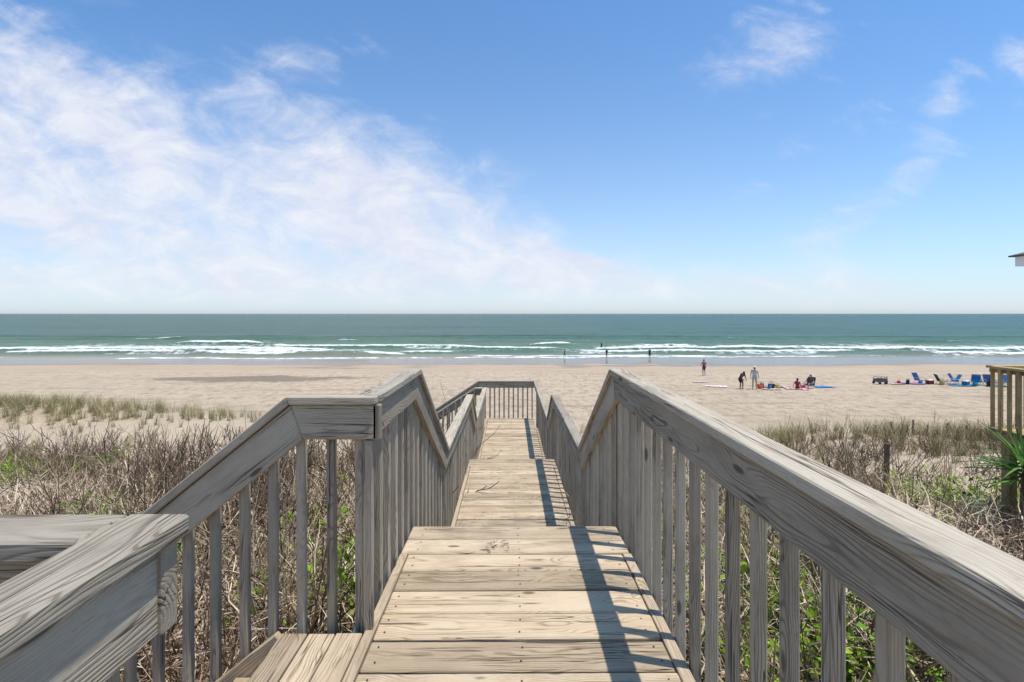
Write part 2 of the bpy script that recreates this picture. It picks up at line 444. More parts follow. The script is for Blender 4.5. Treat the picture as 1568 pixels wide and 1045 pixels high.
fn=g.noise(g.comb(g.m('MULTIPLY',px,.6),g.m('MULTIPLY',py,.45),pz),1.0,6,.7)
ff=g.ss(.22,.62,g.m('ADD',g.m('MULTIPLY',fa,.9),g.m('MULTIPLY',g.m('SUBTRACT',fn,.5),1.4)))
ff=g.m('MULTIPLY',ff,g.ss(.04,.22,fa))
p1=g.noise(g.comb(g.m('MULTIPLY',px,.012),g.m('MULTIPLY',py,.035),0.0),1.0,5,.6)
p2=g.noise(g.comb(g.m('MULTIPLY',px,.12),g.m('MULTIPLY',py,.35),0.0),1.0,5,.65)
p3=g.noise(g.comb(g.m('MULTIPLY',px,.006),g.m('MULTIPLY',py,.012),2.0),1.0,4,.6)
c=g.mix(g.ss(.3,.7,p1),(.022,.085,.068),(.042,.13,.092))
c=g.mix(g.ss(.42,.66,p2,0,.75),c,(.010,.045,.042))
c=g.mix(g.m('MULTIPLY',g.ss(200,900,py),g.ss(.35,.65,p3,.4,.8)),c,(.018,.068,.062))
c=g.mix(g.ss(175,95,py,0,.8),c,(.12,.205,.125))
c=g.mix(g.ss(90,72,py,0,.9),c,(.25,.22,.155))
c=g.mix(ff,c,(.85,.86,.84))
g.put(b.inputs['Base Color'],c)
g.put(b.inputs['Roughness'],g.ss(0,1,ff,.25,.9))
b.inputs['IOR'].default_value=1.33
g.put(b.inputs['Specular IOR Level'],g.ss(72,95,py,.45,.08))
w1=g.noise(g.comb(g.m('MULTIPLY',px,.5),g.m('MULTIPLY',py,1.0),pz),1.0,6,.62)
near=g.ss(74,84,py,.05,1)
g.put(b.inputs['Normal'],g.bump(g.m('MULTIPLY',w1,near),1.0,1.3))
new_mesh_obj('ocean',V,Fc,[m],True,attrs={'foam':('FLOAT',foam.ravel())})
# ------------------------------------------------------------------ vegetation
def leafmat(name,transl=.3):
    m=bpy.data.materials.new(name);m.use_nodes=True;nt=m.node_tree;g=G(nt)
    b=nt.nodes['Principled BSDF'];out=nt.nodes['Material Output']
    c=g.attr('col','Color')
    tc=g.n('ShaderNodeTexCoord').outputs['Object']
    nz=g.noise(tc,23,2)
    k=g.ss(.2,.8,nz,.75,1.2)
    c=g.mix(1.0,c,g.comb(k,k,k),'MULTIPLY')
    g.put(b.inputs['Base Color'],c);b.inputs['Roughness'].default_value=.6;b.inputs['Specular IOR Level'].default_value=.25
    if transl:
        t=g.n('ShaderNodeBsdfTranslucent');g.put(t.inputs['Color'],c)
        ms=g.n('ShaderNodeMixShader');ms.inputs[0].default_value=transl
        g.L.new(b.outputs[0],ms.inputs[1]);g.L.new(t.outputs[0],ms.inputs[2]);g.L.new(ms.outputs[0],out.inputs['Surface'])
    return m
M_leaf=leafmat('leaf_foliage',.35);M_twig=leafmat('dry_twigs',0);M_grass=leafmat('beach_grass_blades',.0)
def prisms(segs):
    V=[];Fq=[];
    for (p0,p1,r0,r1) in segs:
        d=np.array(p1)-np.array(p0);d=d/(np.linalg.norm(d)+1e-9)
        a=np.cross(d,[.3,.9,.2]);a/=np.linalg.norm(a)+1e-9;bb=np.cross(d,a)
        k0=len(V)
        for P,r in((p0,r0),(p1,r1)):
            for t in range(3):
                an=t*2.094
                V.append(np.array(P)+r*(a*math.cos(an)+bb*math.sin(an)))
        for t in range(3):
            u=(t+1)%3;Fq.append([k0+t,k0+u,k0+3+u,k0+3+t])
    return np.array(V),np.array(Fq)
def twig_template(r,h=1.0,stems=7):
    segs=[]
    for s in range(stems):
        an=r.uniform(0,6.28);sp=r.uniform(.05,.5)
        p=np.array([math.cos(an)*.1,math.sin(an)*.1,-.08]);d=np.array([math.cos(an)*sp,math.sin(an)*sp,1.0])
        L=h*r.uniform(.45,1.2);n=5;rad=.009*r.uniform(.7,1.2)
        for k in range(n):
            d2=d+r.normal(0,.16,3);d2/=np.linalg.norm(d2)
            q=p+d2*L/n
            segs.append((p,q,rad*(1-k/n*.5),rad*(1-(k+1)/n*.5)))
            if k>=1:
                for t in range(r.integers(0,3)):
                    dd=d2+r.normal(0,.5,3);dd[2]=abs(dd[2]);dd/=np.linalg.norm(dd)
                    e=p+(q-p)*r.uniform(.2,1);l2=L*r.uniform(.12,.34)
                    e2=e+dd*l2*.5;dd2=dd+np.array([0,0,.5]);dd2/=np.linalg.norm(dd2)
                    segs.append((e,e2,rad*.6,rad*.5));segs.append((e2,e2+dd2*l2*.5,rad*.5,rad*.35))
            p=q;d=d2
    return prisms(segs)
def blade_template(r,n,h,spread,w,arch,lay=0):
    V=[];Fq=[]
    for i in range(n):
        an=r.uniform(0,6.28);b0=np.array([r.normal(0,spread*.3),r.normal(0,spread*.3),-.03 if not lay else r.uniform(0,.3)])
        dr=np.array([math.cos(an),math.sin(an),0]);sd=np.array([-dr[1],dr[0],0])
        L=h*r.uniform(.5,1.1);a0=r.uniform(.05,.35) if not lay else r.uniform(.4,1.5);p=b0;k0=len(V);ns=4
        for k in range(ns+1):
            ww=w*(1-k/ns)**.7+.0006
            V.append(p-sd*ww/2);V.append(p+sd*ww/2)
            a=a0+arch*(k/ns)**1.3*r.uniform(.7,1.3)
            p=p+(dr*math.sin(a)+np.array([0,0,math.cos(a)]))*L/ns+(r.normal(0,.016,3) if lay else 0)
        for k in range(ns): Fq.append([k0+2*k,k0+2*k+1,k0+2*k+3,k0+2*k+2])
    return np.array(V),np.array(Fq)
def leaf_template(r,n,rad,h,size):
    V=[];Fq=[]
    for i in range(n):
        an=r.uniform(0,6.28);rr=rad*math.sqrt(r.uniform(0,1))
        hh=h*(1-.6*(rr/rad)**2)*r.uniform(.25,1)
        p=np.array([math.cos(an)*rr,math.sin(an)*rr,hh])
        d=np.array([math.cos(an)*.7,math.sin(an)*.7,.45])+r.normal(0,.45,3);d/=np.linalg.norm(d)
        sd=np.cross(d,[r.normal()*.6,r.normal()*.6,1.2]);sd/=np.linalg.norm(sd)+1e-9
        up=np.cross(sd,d)
        s=size*r.uniform(.6,1.3);k0=len(V)
        V+= [p,p+d*s*.5+sd*s*.26+up*s*.06,p+d*s,p+d*s*.5-sd*s*.26+up*s*.06]
        Fq.append([k0,k0+1,k0+2,k0+3])
    return np.array(V),np.array(Fq)
def scatter(name,temps,pts,scales,cols,mat,colvar=.15,zs=None):
    VV=[];FF=[];CC=[];off=0
    for i,(x,y,z) in enumerate(pts):
        v,f=temps[RNG.integers(len(temps))]
        a=RNG.uniform(0,6.283);s=scales[i];ca,sa=math.cos(a)*s,math.sin(a)*s
        w=np.empty_like(v);w[:,0]=v[:,0]*ca-v[:,1]*sa+x;w[:,1]=v[:,0]*sa+v[:,1]*ca+y;w[:,2]=v[:,2]*s+z
        VV.append(w);FF.append(f+off);off+=len(v)
        c=np.array(cols[i])
        c4=np.ones((len(v),4));rv=1+RNG.normal(0,colvar,(len(v)//4+1,1))
        rv=np.repeat(rv,4,axis=0)[:len(v)]
        c4[:,:3]=np.clip(c*rv,0.005,1);CC.append(c4)
    return new_mesh_obj(name,np.concatenate(VV),np.concatenate(FF),[mat],attrs={'col':('FLOAT_COLOR',np.concatenate(CC))})
r=np.random.default_rng(5)
TW=[twig_template(r,1.0,r.integers(5,10)) for _ in range(12)]
GR=[blade_template(r,30,.75,.16,.009,.9) for _ in range(6)]
ST=[blade_template(r,20,.5,.7,.009,.9,1) for _ in range(8)]
LF=[leaf_template(r,44,.24,.5,.085) for _ in range(8)]
def on_walk(x,y,mg=.12):
    w=((x>XL-.1-mg)&(x<XR+.1+mg)&(y<13.7+mg)&(y>-5))
    w=w|((x<-.6)&(x>-2.5)&(y>.75)&(y<2.3))|((x<-.6)&(x>-3.3)&(y>12.1)&(y<13.8))
    return w
def pts_in(n,x0,x1,y0,y1,dens,th=None,under=False):
    x=RNG.uniform(x0,x1,n);y=RNG.uniform(y0,y1,n)
    k=(RNG.uniform(0,1,n)<dens(x,y))
    k&=np.abs(x)<(y*1.3+4)
    if not under:k&=~on_walk(x,y)
    x=x[k];y=y[k];return np.stack([x,y,ground(x,y)],1)
def patch(n,cx,cy,sx,sy):
    x=RNG.normal(cx,sx,n);y=RNG.normal(cy,sy,n);k=~on_walk(x,y,.3)&(y>.3);x=x[k];y=y[k]
    return np.stack([x,y,ground(x,y)],1)
# dry twiggy shrubs
P=[pts_in(2600,-18,20,1.0,16,lambda x,y:vegd(x,y)*sstep(.38,.56,fbm(x*.45,y*.45,51))*.8+.03*(y<15))]
sc=[(.5+.5*RNG.uniform(0,1,len(P[0])))*np.where(P[0][:,0]>1,.75,.9)]
for n,cx,cy,sx,sy,s0 in ((110,-5.0,7.6,1.3,1.0,1.1),(60,-8.0,9.4,1.6,.9,1.0),(45,-11.5,11.0,2.2,1.0,.85),(36,-3.2,8.0,.9,1.2,1.2),(26,-1.8,8.6,.5,1.6,1.35),
    (60,6.5,9.5,2.0,1.2,.9),(70,10,12.0,3.0,1.2,.85),(50,15,13.5,2.5,1.0,.75),(60,3.2,7.5,1.0,1.5,.8),(60,-2.5,3.6,.8,1.0,1.05),(60,2.6,3.6,1.0,1.2,1.0),(45,4.5,5.2,1.0,1.0,.95),(45,2.0,2.0,.6,.8,.95),(30,-3.6,5.2,.8,.8,1.1)):
    q=patch(n,cx,cy,sx,sy);P.append(q);sc.append(s0*RNG.uniform(.65,1.15,len(q)))
P=np.concatenate(P);sc=np.concatenate(sc)
cols=[(np.array([.13,.085,.055]) if RNG.uniform()<.6 else np.array([.31,.23,.15])) for _ in P]
scatter('dry_dune_shrubs',TW,P,sc,cols,M_twig)
# green leafy
P=pts_in(5600,-10,12,.3,12,lambda x,y:np.clip(sstep(.46,.58,fbm(x*.6,y*.6,71))*(1-sstep(3.8,6.2,y)*.92)*(.3+.7*vegd(x,y)),0,1))
P=np.concatenate([P,patch(40,-10.3,9.4,1.0,.25),patch(60,8.2,7.6,.9,.4),patch(40,2.4,2.4,.7,1.0)])
sc=.65+.6*RNG.uniform(0,1,len(P))
def gcol():
    t=RNG.uniform();return np.array([.10,.22,.012])*(1-t)+np.array([.30,.43,.03])*t
scatter('green_dune_vines',LF,P,sc,[gcol() for _ in P],M_leaf,.28)
# straw litter
P=pts_in(5200,-10,12,.3,14,lambda x,y:np.clip(vegd(x,y)*.95,0,1)*(1-.5*sstep(6,12,y)),under=True)
P=P[~((P[:,0]>-.5)&(P[:,0]<.6)&(P[:,1]<13))]
sc=.6+.8*RNG.uniform(0,1,len(P))
def scol():
    t=RNG.uniform();return np.array([.20,.12,.07])*(1-t)+np.array([.68,.55,.38])*t
scatter('dry_grass_litter',ST,P,sc,[scol() for _ in P],M_grass,.2)
# grass clumps
P1=pts_in(1900,-32,34,6,19,lambda x,y:.16+.5*vegd(x,y)*sstep(.45,.6,fbm(x*.4,y*.4,91)))
P2=patch(620,-24,21.5,5.5,1.3);P3=patch(420,15,15.3,7,1.2);P3=P3[P3[:,0]>3]
P=np.concatenate([P1,P2,P3]);P=P[~on_walk(P[:,0],P[:,1])]
sc=.6+.65*RNG.uniform(0,1,len(P))
def grcol():
    t=RNG.uniform();return np.array([.17,.18,.06])*(1-t)+np.array([.48,.39,.22])*t
scatter('dune_grass',GR,P,sc,[grcol() for _ in P],M_grass,.2)
# debris on deck
segs=[]
rr=random.Random(3)
for i in range(30):
    x=-.10+rr.gauss(0,.045);y=2.93+rr.gauss(0,.035);an=rr.uniform(0,6.28);L=rr.uniform(.008,.035);z=D1+.006+rr.uniform(0,.006)
    segs.append(((x,y,z),(x+math.cos(an)*L,y+math.sin(an)*L,z+.002),.002,.0012))
v,f=prisms(segs);new_mesh_obj('dry_leaf_debris',v,f,[plain('debris',(.07,.05,.035),.9)])
# yucca
yv,yf=[],[]
for i in range(90):
    an=random.uniform(0,6.283);el=random.uniform(-.5,1.4);L=random.uniform(.5,.8)
    d=Vector((math.cos(an)*math.cos(el),math.sin(an)*math.cos(el),math.sin(el)));sd=d.cross(Vector((0,0,1))).normalized()
    b0=len(yv);base=Vector((0,0,.75+random.uniform(-.12,.12)))
    for k in range(5):
        t=k/4;w=.024*(1-t)**.6*(1 if k else .7);p=base+d*L*t+Vector((0,0,-.12*t*t))
        yv+= [tuple(p-sd*w+Vector((0,0,.006))),tuple(p+Vector((0,0,-.004))),tuple(p+sd*w+Vector((0,0,.006)))]
    for k in range(4):
        for q in (0,1): yf.append([b0+3*k+q,b0+3*k+q+1,b0+3*k+q+4,b0+3*k+q+3])
b0=len(yv)
for k in range(6):
    for t in range(8): yv.append((.06*math.cos(t*.785)*(1.1-k*.05),.06*math.sin(t*.785)*(1.1-k*.05),-.3+k*.2))
for k in range(5):
    for t in range(8): yf.append([b0+k*8+t,b0+k*8+(t+1)%8,b0+k*8+8+(t+1)%8,b0+k*8+8+t])
cc=np.ones((len(yv),4));cc[:,:3]=(.11,.24,.05);cc[b0:,:3]=(.14,.10,.06)
for j in range(90): cc[j*15:(j+1)*15,:3]*=random.uniform(.5,1.6)
for k,(x,y) in enumerate(((6.95,6.1),(7.3,5.6))):
    o=new_mesh_obj('yucca_plant',yv,yf,[M_leaf],attrs={'col':('FLOAT_COLOR',cc)});o.location=(x,y,gz(x,y)+.35);o.rotation_euler.z=k
M_post=plain('old_post_wood',(.12,.09,.065),.9,.3,20)
a=Acc();x,y=7.46,9.0;a.beam((x,y,gz(x,y)-.3),(x+.02,y,-2.58),.07,.07,up=(0,1,0));a.obj('fence_post',M_post)
a=Acc()
for i in range(9):
    x=12.6+i*.5+random.uniform(-.12,.12);y=15.6-.1*i+random.uniform(-.1,.1);t=random.uniform(-.06,.06);g0=gz(x,y)
    a.beam((x,y,g0-.3),(x+t,y,g0+random.uniform(.35,.6)),.04,.04,up=(0,1,0))
a.obj('sand_fence_stakes',M_post)
# ------------------------------------------------------------------ neighbour deck
a=Acc()
nb=bpy.data.objects.new('neighbor_wooden_deck',None);link(nb)
def nrail(a,x0,x1,y0,y1,zt,zf):
    if y0==y1:
        a.box(x0,x1,y0-.07,y0+.07,zt-.04,zt,'x');a.box(x0,x1,y0-.02,y0+.02,zt-.10,zt-.045,'x')
        s=x0+.06
        while s<x1: a.box(s,s+.04,y0+.021,y0+.062,zf-.1,zt-.042,'z');s+=.13
    else:
        a.box(x0-.07,x0+.07,y0,y1,zt-.042,zt-.002,'y');a.box(x0-.02,x0+.02,y0,y1,zt-.10,zt-.047,'y')
        s=y0+.06
        while s<y1: a.box(x0-.062,x0-.021,s,s+.04,zf-.1,zt-.044,'z');s+=.13
NX,NY,NZ=7.42,7.0,-.8
nrail(a,NX,NX+5,NY,NY,NZ,-1.75);nrail(a,NX,NX,NY-2.6,NY-.08,NZ,-1.75)
for i in range(18): a.box(NX-.02,NX+5,NY-2.6+i*.145,NY-2.6+i*.145+.138,-1.79,-1.75,'x')
a.box(NX-.02,NX+5,NY-.03,NY+.01,-1.93,-1.795,'x');a.box(NX-.03,NX+.01,NY-2.6,NY-.04,-1.93,-1.795,'y')
for x in (NX+.16,NX+2.4,NX+4.8):
    for y in (NY-.12,NY-2.4): a.box(x-.06,x+.06,y-.06,y+.06,gz(x,y)-.4,-1.8,'z')
a.obj('deck_and_rails',woodmat('neighbor_deck_wood',(.50,.36,.18),(.34,.24,.11),(.2,.135,.065),(.04,.03,.02),(.40,.28,.13)),nb)
# ------------------------------------------------------------------ house
def simple_box(vs,fs,x0,x1,y0,y1,z0,z1):
    b=len(vs)
    vs+= [(x0,y0,z0),(x1,y0,z0),(x1,y1,z0),(x0,y1,z0),(x0,y0,z1),(x1,y0,z1),(x1,y1,z1),(x0,y1,z1)]
    fs+= [[b,b+3,b+2,b+1],[b+4,b+5,b+6,b+7],[b,b+1,b+5,b+4],[b+1,b+2,b+6,b+5],[b+2,b+3,b+7,b+6],[b+3,b,b+4,b+7]]
house=bpy.data.objects.new('beach_house',None);link(house)
M_side=plain('house_siding',(.55,.62,.66),.6,.05,4);M_trim=plain('house_trim',(.78,.79,.80),.5,.03);M_roof=plain('roof_shingles',(.10,.095,.09),.9,.3,8);M_glass=plain('window_glass',(.03,.05,.07),.1,.1,1,.8)
v,f=[],[]
for k in range(26): simple_box(v,f,23.0-.004*(k%2),34,9.5-.004*(k%2),19.3+.004*(k%2),-1.2+k*.142,-1.2+k*.142+.141)
new_mesh_obj('walls',v,f,[M_side],parent=house)
v,f=[],[]
simple_box(v,f,22.3,34.7,8.8,20.0,2.08,2.5);new_mesh_obj('fascia',v,f,[M_trim],parent=house)
v=[(22.15,8.65,2.503),(34.85,8.65,2.503),(34.85,20.15,2.503),(22.15,20.15,2.503),(27.5,14.4,4.6),(29.5,14.4,4.6),(22.15,8.65,2.56),(34.85,8.65,2.56),(34.85,20.15,2.56),(22.15,20.15,2.56)]
f=[[0,3,2,1],[0,1,7,6],[1,2,8,7],[2,3,9,8],[3,0,6,9],[6,7,5,4],[7,8,5],[8,9,4,5],[9,6,4]]
new_mesh_obj('roof',v,f,[M_roof],parent=house)
v,f=[],[]
for x in (23.3,27,30.5,33.6):
    for y in (9.8,14.4,19): simple_box(v,f,x-.15,x+.15,y-.15,y+.15,-5.8,-1.21)
new_mesh_obj('pilings',v,f,[plain('piling_wood',(.22,.17,.12))],parent=house)
v,f=[],[];v2,f2=[],[]
for y in (11,13.5,16):
    simple_box(v,f,22.96,22.99,y,y+1.1,-.2,1.3);simple_box(v2,f2,22.93,22.995,y-.1,y-.003,-.3,1.4);simple_box(v2,f2,22.93,22.995,y+1.103,y+1.2,-.3,1.4);simple_box(v2,f2,22.935,22.99,y,y+1.1,1.302,1.4);simple_box(v2,f2,22.935,22.99,y,y+1.1,-.3,-.202)
new_mesh_obj('windows',v,f,[M_glass],parent=house);new_mesh_obj('window_trim',v2,f2,[M_trim],parent=house)
# ------------------------------------------------------------------ people
def uvs(V,Fq,c,rx,ry,rz,nu=12,nv=8):
    b=len(V);V.append((c[0],c[1],c[2]-rz))
    for i in range(1,nv):
        t=math.pi*i/nv
        for j in range(nu):
            p=2*math.pi*j/nu;V.append((c[0]+rx*math.sin(t)*math.cos(p),c[1]+ry*math.sin(t)*math.sin(p),c[2]-rz*math.cos(t)))
    V.append((c[0],c[1],c[2]+rz));e=len(V)-1
    for j in range(nu): Fq.append([b,b+1+(j+1)%nu,b+1+j]);Fq.append([e,e-nu+j,e-nu+(j+1)%nu])
    for i in range(nv-2):
        for j in range(nu):
            a=b+1+i*nu+j;c2=b+1+i*nu+(j+1)%nu;Fq.append([a,c2,c2+nu,a+nu])
def caps(V,Fq,p0,r0,p1,r1,flat=1.0):
    p0=Vector(p0);p1=Vector(p1);d=(p1-p0)
    L=d.length
    if L<1e-5:return
    d/=L;a=d.cross(Vector((0,1,0)));
    if a.length<.1:a=d.cross(Vector((1,0,0)))
    a.normalize();bb=d.cross(a);b=len(V);nu=10
    for P,rr in((p0,r0),(p1,r1)):
        for j in range(nu):
            t=6.2832*j/nu;V.append(tuple(P+a*rr*math.cos(t)+bb*rr*flat*math.sin(t)))
    for j in range(nu):Fq.append([b+j,b+(j+1)%nu,b+nu+(j+1)%nu,b+nu+j])
    Fq.append([b+j for j in range(nu)][::-1]);Fq.append([b+nu+j for j in range(nu)])
    uvs(V,Fq,p0,r0*.99,r0*.99,r0*.99,8,6);uvs(V,Fq,p1,r1*.99,r1*.99,r1*.99,8,6)
base=dict(pel=(0,0,.95),waist=(0,0,1.12),chest=(0,.0,1.32),neck=(0,0,1.47),head=(0,.02,1.63),
 shL=(-.18,0,1.42),shR=(.18,0,1.42),elL=(-.25,-.02,1.14),elR=(.25,-.02,1.14),wrL=(-.27,.06,.90),wrR=(.27,.06,.90),
 hiL=(-.09,0,.92),hiR=(.09,0,.92),knL=(-.11,.02,.50),knR=(.11,.02,.50),anL=(-.12,-.02,.08),anR=(.12,-.02,.08),
 toL=(-.14,.15,.03),toR=(.14,.15,.03))
poses={'stand':{},
'hips':dict(elL=(-.40,-.06,1.2),wrL=(-.19,.05,1.03),knR=(.14,.06,.5)),
'walk':dict(knL=(-.1,.18,.52),anL=(-.1,.22,.1),toL=(-.11,.38,.05),knR=(.1,-.05,.5),anR=(.1,-.32,.14),toR=(.1,-.2,.03),elL=(-.24,-.14,1.16),wrL=(-.25,-.14,.92),elR=(.24,.1,1.15),wrR=(.22,.26,.98)),
'bend':dict(pel=(0,-.16,.88),waist=(0,-.08,1.02),chest=(0,.08,1.2),neck=(0,.2,1.30),head=(0,.30,1.36),shL=(-.17,.14,1.26),shR=(.17,.14,1.26),elL=(-.22,.2,.98),elR=(.22,.2,.98),wrL=(-.16,.34,.78),wrR=(.16,.34,.78),hiL=(-.09,-.15,.86),hiR=(.09,-.15,.86),knL=(-.12,.02,.48),knR=(.12,.02,.48)),
'reach':dict(elL=(-.34,.12,1.62),wrL=(-.26,.2,1.85),elR=(.38,.02,1.25),wrR=(.5,.16,1.35)),
'chair':dict(pel=(0,-.1,.30),waist=(0,-.17,.45),chest=(0,-.26,.63),neck=(0,-.32,.80),head=(0,-.31,.96),shL=(-.18,-.3,.74),shR=(.18,-.3,.74),elL=(-.27,-.12,.52),elR=(.27,-.12,.52),wrL=(-.25,.12,.5),wrR=(.25,.12,.5),hiL=(-.09,-.06,.29),hiR=(.09,-.06,.29),knL=(-.12,.36,.42),knR=(.12,.36,.42),anL=(-.12,.52,.08),anR=(.12,.52,.08),toL=(-.13,.68,.05),toR=(.13,.68,.05)),
'towel':dict(pel=(0,0,.12),waist=(0,-.05,.28),chest=(0,-.08,.47),neck=(0,-.06,.63),head=(0,-.02,.79),shL=(-.17,-.07,.57),shR=(.17,-.07,.57),elL=(-.25,-.18,.33),elR=(.25,.05,.34),wrL=(-.26,-.24,.08),wrR=(.14,.24,.40),hiL=(-.09,.03,.12),hiR=(.09,.03,.12),knL=(-.12,.36,.42),knR=(.12,.36,.42),anL=(-.12,.55,.07),anR=(.12,.55,.07),toL=(-.13,.7,.03),toR=(.13,.7,.03))}
M_face=plain('eyes_and_mouth',(.05,.02,.02),.4)
def person(name,x,y,yaw,pose,hgt,skin,top,bottom,hair,zoff=0,longhair=False,hat=None,sleeves=True,legs='shorts'):
    J=dict(base);J.update(poses[pose]);J={k:Vector(v) for k,v in J.items()}
    V=[];Fq=[];seg=[]
    def C(a,b2,r0,r1,lab,flat=1):
        caps(V,Fq,a,r0,b2,r1,flat);seg.append((Vector(a),Vector(b2),lab,(r0+r1)/2))
    for s,sg in(('L',-1),('R',1)):
        q=Vector((sg*.055,0,0))
        C(J['pel']+q,J['waist']+q*.7,.095,.085,'pel');C(J['waist']+q*.7,J['chest']+q,.085,.10,'tor');C(J['chest']+q,J['sh'+s]*.8+J['neck']*.2,.10,.055,'tor')
        C(J['sh'+s],J['sh'+s]*.55+J['el'+s]*.45,.052,.043,'slv');C(J['sh'+s]*.55+J['el'+s]*.45,J['el'+s],.043,.036,'arm');C(J['el'+s],J['wr'+s],.036,.024,'arm')
        C(J['hi'+s],J['hi'+s]*.3+J['kn'+s]*.7,.088,.062,'thi');C(J['hi'+s]*.3+J['kn'+s]*.7,J['kn'+s],.062,.052,'kne');
        mid=J['kn'+s]*.65+J['an'+s]*.35
        C(J['kn'+s],mid,.05,.054,'cal');C(mid,J['an'+s],.054,.034,'cal');C(J['an'+s]+Vector((0,-.03,-.03)),J['to'+s],.038,.026,'foo')
        hd=(J['wr'+s]-J['el'+s]).normalized();side=hd.cross(Vector((1,0,0)));side=side.normalized() if side.length>.1 else Vector((0,1,0))
        pc=J['wr'+s]+hd*.075
        for t in(-.028,-.01,.01,.026):
            C(J['wr'+s]+side*t*.5,pc+side*t,.017,.014,'arm')
            fl_=.075-abs(t-.005)*.6;cu=Vector((-sg,0,0))*.012
            k1=pc+side*t*1.25+hd*fl_*.5+cu;C(pc+side*t,k1,.0105,.0095,'arm');C(k1,k1+hd*fl_*.45+cu*1.5,.0095,.008,'arm')
        C(J['wr'+s]+hd*.02+side*.015,J['wr'+s]+hd*.06+side*.055,.014,.011,'arm');C(J['wr'+s]+hd*.06+side*.055,J['wr'+s]+hd*.095+side*.062,.011,.009,'arm')
    C(J['neck']-Vector((0,0,.03)),J['head']-Vector((0,.01,.05)),.055,.052,'nek')
    H=J['head']
    uvs(V,Fq,(H.x,H.y-.012,H.z+.02),.078,.095,.095);uvs(V,Fq,(H.x,H.y+.03,H.z-.05),.05,.055,.06)
    seg.append((H+Vector((0,0,-.03)),H+Vector((0,0,.04)),'hed',.08))
    caps(V,Fq,(H.x,H.y+.082,H.z+.01),.008,(H.x,H.y+.10,H.z-.018),.014)
    for sg in(-1,1): uvs(V,Fq,(H.x+sg*.08,H.y-.01,H.z-.005),.012,.02,.03,8,6)
    if longhair:
        caps(V,Fq,(H.x,H.y-.07,H.z+.02),.07,(H.x,H.y-.10,H.z-.17),.05);seg.append((H+Vector((0,-.09,0)),H+Vector((0,-.11,-.2)),'hai',.05))
    me=bpy.data.meshes.new('tmp');me.from_pydata(V,[],Fq);ob=link(bpy.data.objects.new('tmp',me))
    md=ob.modifiers.new('r','REMESH');md.mode='VOXEL';md.voxel_size=.0105
    ms=ob.modifiers.new('s','SMOOTH');ms.factor=.5;ms.iterations=2
    dg=bpy.context.evaluated_depsgraph_get();me2=bpy.data.meshes.new_from_object(ob.evaluated_get(dg))
    bpy.data.objects.remove(ob)
    n=len(me2.vertices);co=np.zeros(n*3,dtype=np.float32);me2.vertices.foreach_get('co',co);co=co.reshape(-1,3).astype(float)
    nm=np.zeros(n*3,dtype=np.float32);me2.vertices.foreach_get('normal',nm);nm=nm.reshape(-1,3)
    best=np.full(n,1e9);lab=np.zeros(n,dtype=int)
    labs=['pel','tor','slv','arm','thi','kne','cal','foo','nek','hed','hai']
    for a0,b0,l,rr in seg:
        A=np.array(a0);Bv=np.array(b0);ab=Bv-A;t=np.clip(((co-A)@ab)/(ab@ab+1e-9),0,1);d=np.linalg.norm(co-(A+t[:,None]*ab),axis=1)-rr
        k=d<best;best[k]=d[k];lab[k]=labs.index(l)
    mats=[plain(name+'_skin',skin,.5,.06,20),plain(name+'_top',top or skin,.85,.1,40),plain(name+'_bottoms',bottom,.85,.1,40),plain(name+'_hair',hair,.7,.2,90)]
    mm=np.zeros(n,dtype=int)
    if top: mm[lab==1]=1
    if top and sleeves: mm[lab==2]=1
    mm[(lab==0)|(lab==4)]=2
    if legs=='bikini': mm[lab==4]=0
    if legs=='long': mm[(lab==5)|(lab==6)]=2
    Hn=np.array(H);hd=(lab==9)
    mm[hd&((co[:,2]>Hn[2]+.055)|((co[:,1]<Hn[1]-.02)&(co[:,2]>Hn[2]-.06)))]=3;mm[lab==10]=3
    infl=np.where(mm==1,.012,np.where(mm==2,.012,np.where(mm==3,.008,0)))
    co=co+nm*infl[:,None]
    me2.vertices.foreach_set('co',co.astype(np.float32).ravel())
    fi=np.array([p.vertices[0] for p in me2.polygons])
    me2.materials.clear()
    for q in mats: me2.materials.append(q)
    me2.polygons.foreach_set('material_index',mm[fi].astype(np.int32));me2.polygons.foreach_set('use_smooth',[True]*len(fi))
    me2.update();o=link(bpy.data.objects.new(name,me2))
    V=[];Fq=[]
    for sg in(-1,1): uvs(V,Fq,(H.x+sg*.03,H.y+.075,H.z+.018),.011,.008,.006,8,6)
    uvs(V,Fq,(H.x,H.y+.083,H.z-.055),.022,.006,.005,8,6)
    new_mesh_obj('face_details',V,Fq,[M_face],parent=o)
    if hat:
        V=[];Fq=[];b=0
        for (rr,zz) in((.17,.055),(.172,.06),(.095,.075),(.09,.13),(.06,.15),(.005,.155)):
            for j in range(20): t=6.2832*j/20;V.append((H.x+rr*math.cos(t),H.y-.01+rr*1.08*math.sin(t),H.z+zz))
        for k in range(5):
            for j in range(20): Fq.append([k*20+j,k*20+(j+1)%20,k*20+20+(j+1)%20,k*20+20+j])
        new_mesh_obj('sun_hat',V,Fq,[plain('hat_straw',hat,.8)],True,parent=o)
    s=hgt/1.74;o.scale=(s,s,s);o.rotation_euler.z=yaw
    zz=gz(x,y)
    o.location=(x,y,zz-.01+zoff);return o
SK=(.50,.30,.20);SK2=(.36,.20,.12);SKD=(.14,.075,.045)
BR=(.05,.03,.02);BK=(.015,.012,.01)
person('standing_man',20.7,48.5,.2,'hips',1.72,SK2,(.30,.07,.05),(.03,.05,.16),BK)
person('man_in_hat',18.85,35.0,-.6,'stand',1.78,SK,(.46,.47,.45),(.44,.42,.38),BR,hat=(.6,.55,.45))
person('woman_leaning',18.15,35.6,-1.2,'bend',1.62,SKD,(.03,.03,.035),(.03,.02,.03),BK,longhair=True)
